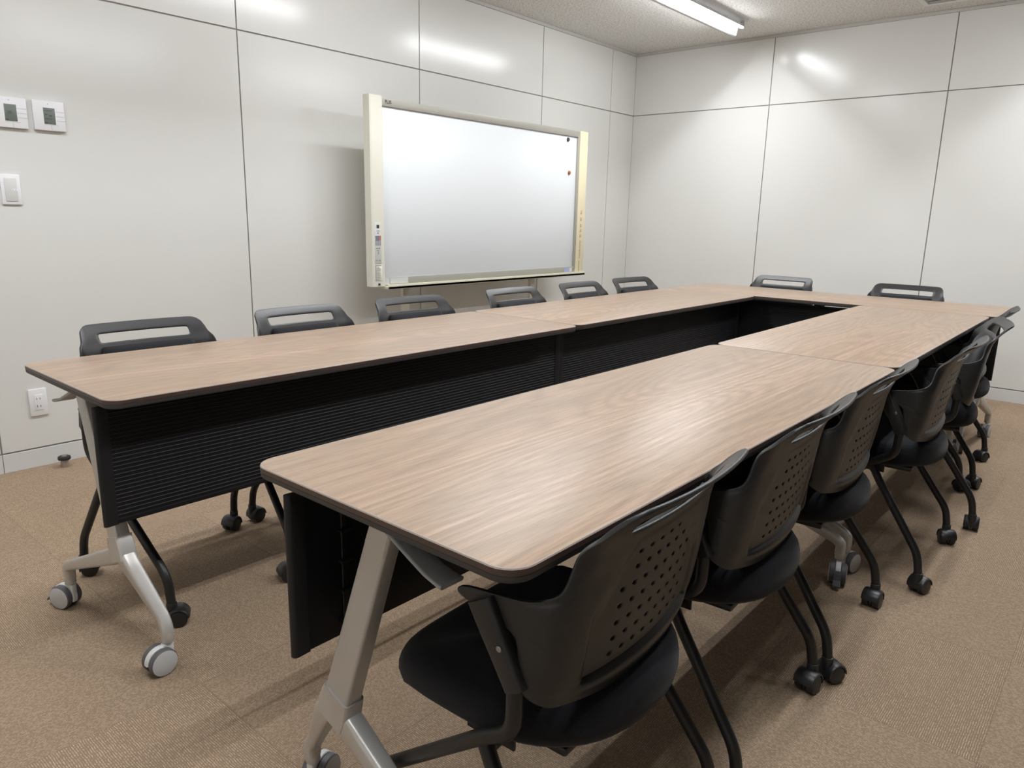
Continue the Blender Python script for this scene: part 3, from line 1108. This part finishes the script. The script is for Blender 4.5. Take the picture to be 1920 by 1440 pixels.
mark('display_window', M['ink'], [(2.060, 2.078, 1.066, 1.084)], lc)
mark('button', M['btn_blue'], [(2.050, 2.069, 0.998, 1.024)], lc)
mark('button', M['btn_red'], [(2.070, 2.089, 0.998, 1.024)], lc)
mark('button', M['btn_grey'], [(2.050, 2.069, 0.972, 0.996)], lc)
mark('button', M['btn_grey'], [(2.070, 2.089, 0.972, 0.996)], lc)
mark('panel_print', M['inkgrey'], [(2.056, 2.066, 0.952, 0.958), (2.072, 2.082, 0.952, 0.958), (2.062, 2.076, 0.940, 0.944), (2.066, 2.072, 0.924, 0.936), (2.064, 2.074, 1.036, 1.042),
                                  (2.060, 2.080, 1.050, 1.053), (2.054, 2.062, 0.886, 0.890), (2.072, 2.084, 0.886, 0.890)], lc)
wbox('instruction_label', M['labelwhite'], [(XFc, XFc + 0.0015, 2.050, 2.096, 0.772, 0.862)], lc, 0.0005)
mark('label_print', M['inkgrey'], [(2.049, 2.052, 0.772, 0.862), (2.052, 2.090, 0.858, 0.861)] + [(2.056, 2.056 + w, 0.778 + 0.0072 * i, 0.7798 + 0.0072 * i) for i, w in
                                  enumerate((0.020, 0.028, 0.024, 0.030, 0.022, 0.027, 0.018, 0.025, 0.029, 0.024, 0.016))], lc)
mark('power_switch', M['ink'], [(2.066, 2.080, 0.746, 0.757)], lc)
add_text('lettering', 'PLUS', 0.0255, face_px(XB - 0.0016 - OX, 2.166 - OY, 1.7455), M['ink'], wb, 0.82, 0.0006)
# faded vertical writing on the right column
zc = 1.215
XR_ = XB + 0.004
rng = random.Random(3)
bm = bmesh.new()


def glyph(bm, y, z, w, h):
    add_box(bm, XR_ - OX, XR_ + 0.0008 - OX, y - w / 2 - OY, y + w / 2 - OY, z - 0.0012, z + 0.0012)
    add_box(bm, XR_ - OX, XR_ + 0.0008 - OX, y - w / 2 - OY, y + w / 2 - OY, z + h / 2 - 0.002, z + h / 2)
    add_box(bm, XR_ - OX, XR_ + 0.0008 - OX, y - 0.0015 - OY, y + 0.0015 - OY, z - h / 2, z + h / 2)
    add_box(bm, XR_ - OX, XR_ + 0.0008 - OX, y - w * 0.4 - OY, y - w * 0.4 + 0.002 - OY, z - h / 2, z + h * 0.1)
    add_box(bm, XR_ - OX, XR_ + 0.0008 - OX, y + w * 0.35 - OY, y + w * 0.35 + 0.002 - OY, z - h * 0.4, z + h * 0.2)


glyph(bm, 4.022, 1.190, 0.024, 0.026)
glyph(bm, 4.022, 1.176, 0.020, 0.008)
obj('printed_character', bm, M['inkred'], wb, smooth=False)
for z in (1.136, 1.088, 1.052, 1.014):
    bm = bmesh.new()
    glyph(bm, 4.020, z, 0.022, 0.026)
    obj('printed_character', bm, M['inkbrown'], wb, smooth=False)
bm = bmesh.new()
for i in range(10):
    glyph(bm, 4.022 - (i % 2) * 0.003, 0.972 - 0.0135 * i, 0.019, 0.011)
for i in range(8):
    glyph(bm, 4.018, 0.812 - 0.010 * i, 0.009, 0.008)
glyph(bm, 4.018, 0.822, 0.012, 0.008)
obj('small_print', bm, M['inktan'], wb, smooth=False)
wbox('rail_label', M['label'], [(XB - 0.0045, XB - 0.0028, 2.124, 2.158, 0.744, 0.782), (XB - 0.0045, XB - 0.0028, 2.163, 2.300, 0.748, 0.782)], wb, 0.0)
wbox('rail_sticker', M['violet'], [(XB - 0.0045, XB - 0.0024, 3.848, 3.900, 0.748, 0.778)], wb, 0.0)
wbox('rail_sticker', M['label'], [(XB - 0.0045, XB - 0.0024, 3.908, 3.938, 0.748, 0.778)], wb, 0.0)
# stand: two posts on floor feet with casters
for yp in (2.335, 3.545):
    wbox('stand_post', M['cream'], [(XB - 0.085, XB - 0.060, yp - 0.025, yp + 0.025, 0.10, 1.60)], wb, 0.004)
    ft = wbox('stand_foot', M['cream'], [(XB - 0.300, XB + 0.180, yp - 0.022, yp + 0.022, 0.062, 0.100)], wb, 0.006)
    for xx in (XB - 0.270, XB + 0.150):
        bm = bmesh.new()
        add_cyl(bm, (xx - OX, yp - 0.012 - OY, 0.0278), (xx - OX, yp + 0.012 - OY, 0.0278), 0.0275, n=20, bev=0.004)
        add_box(bm, xx - 0.010 - OX, xx + 0.010 - OX, yp - 0.015 - OY, yp + 0.015 - OY, 0.040, 0.066, 0.002)
        obj('caster', bm, M['castblack'], wb)
wbox('stand_crossbar', M['cream'], [(XB - 0.083, XB - 0.063, 2.36, 3.52, 0.20, 0.24)], wb, 0.003)

for nm, lab, mt, y, z in (('magnet', 'round black magnet near the top right corner of the whiteboard', 'magblack', 3.842, 1.697),
                          ('magnet', 'round orange-brown magnet on the right of the whiteboard, below the black one', 'magorange', 3.870, 1.468)):
    bm = bmesh.new()
    add_cyl(bm, (0, 0, 0), (0.009, 0, 0), 0.0150, 0.0125, n=20, bev=0.002)
    o = tag(obj(nm, bm, M[mt]), lab, 'magnet', 'magnets on the whiteboard')
    o.location = (XB - 0.012, y, z)


# ------------------------------------------------------------------ wall devices on the left wall
def local_box(name, mat, boxes, parent, bev=0.0015, smooth=True, seg=2):
    bm = bmesh.new()
    for b in boxes:
        add_box(bm, *b, bev, seg)
    return obj(name, bm, mat, parent, smooth=smooth)


def make_thermostat(label, y, z, kind):
    t = thing('thermostat', label, 'thermostat', (XL, y, z), 0, 'wall thermostats above the light switch')
    local_box('housing', M['white'], [(0, 0.016, -0.060, 0.060, -0.060, 0.060)], t, 0.003)
    local_box('seam_line', M['line'], [(0.0155, 0.0164, 0.024, 0.058, zz - 0.0005, zz + 0.0005) for zz in (0.018, 0.000, -0.018)]
              + [(0.0155, 0.0163, -0.022, 0.032, -0.0375, -0.0368), (0.0155, 0.0163, 0.0045, 0.0051, -0.058, -0.0375)], t, 0, False)
    sc = local_box('display', M['lcd'], [(0.0155, 0.0166, -0.022, 0.022, -0.034, 0.032)], t, 0.0003)
    local_box('indicator', M['inkgrey'], [(0.0155, 0.0166, -0.004, -0.001, 0.046, 0.049)], t, 0, False)
    if kind == 0:
        add_text('display_digits', '20', 0.017, face_px(0.0168, -0.004, 0.0), M['lcdink'], sc)
    else:
        bm = bmesh.new()
        for (y0, y1, z0, z1) in ((-0.018, -0.006, 0.004, 0.007), (-0.002, 0.003, -0.002, 0.004), (0.004, 0.009, -0.003, 0.005), (-0.016, 0.010, -0.014, -0.011), (-0.018, 0.012, 0.020, 0.022)):
            add_box(bm, 0.0164, 0.0168, y0, y1, z0, z1)
        obj('display_segments', bm, M['lcdink'], sc, smooth=False)
    local_box('display_icon', M['lcdink'], [(0.0164, 0.0168, -0.020, -0.009, -0.032, -0.026)], sc, 0, False)
    return t


make_thermostat('white square thermostat on the left wall, right of the pair', 0.574, 1.518, 1)
make_thermostat('white square thermostat on the left wall, cut by the picture edge', 0.432, 1.5165, 0)

t = thing('light_switch', 'white wall switch plate below the thermostats on the left wall', 'switch', (XL, 0.4015, 1.2095))
local_box('cover_plate', M['white'], [(0, 0.009, -0.036, 0.036, -0.061, 0.061)], t, 0.003)
local_box('rocker', M['offwhite'], [(0.0085, 0.012, -0.022, 0.022, -0.047, 0.047)], t, 0.0015)
local_box('indicator_strip', M['white'], [(0.0118, 0.0128, 0.000, 0.0215, -0.007, 0.002)], t, 0.0003)
local_box('indicator_dot', M['inkgrey'], [(0.0126, 0.0132, 0.004, 0.007, -0.003, 0.000), (0.0126, 0.0132, 0.014, 0.017, -0.003, 0.000)], t, 0, False)

t = thing('power_outlet', 'white double power outlet low on the left wall by the table end', 'outlet', (XL, 0.4045, 0.2955))
local_box('cover_plate', M['white'], [(0, 0.008, -0.036, 0.036, -0.061, 0.061)], t, 0.003)
ins = local_box('socket_insert', M['white'], [(0.0075, 0.0100, -0.0165, 0.0165, -0.035, 0.035)], t, 0.001)
local_box('socket_slot', M['ink'], [(0.0096, 0.0102, yy - 0.0011, yy + 0.0011, zz - 0.0045, zz + 0.0045) for yy in (-0.0063, 0.0063) for zz in (-0.017, 0.017)], ins, 0, False)

t = thing('door_stop', 'small floor door stop with black rubber cap by the left baseboard', 'door stop', (-1.249, 0.456, 0))
bm = bmesh.new()
add_cyl(bm, (0, 0, 0), (0, 0, 0.036), 0.016, n=20, bev=0.002)
obj('stem', bm, M['stopper'], t)
bm = bmesh.new()
add_cyl(bm, (0, 0, 0.034), (0, 0, 0.050), 0.026, n=24, bev=0.004)
obj('rubber_cap', bm, M['rubber'], t)
bm = bmesh.new()
add_cyl(bm, (0, 0, 0.0498), (0, 0, 0.0515), 0.011, n=16, bev=0.0005)
obj('cap_disc', bm, M['screw'], t)
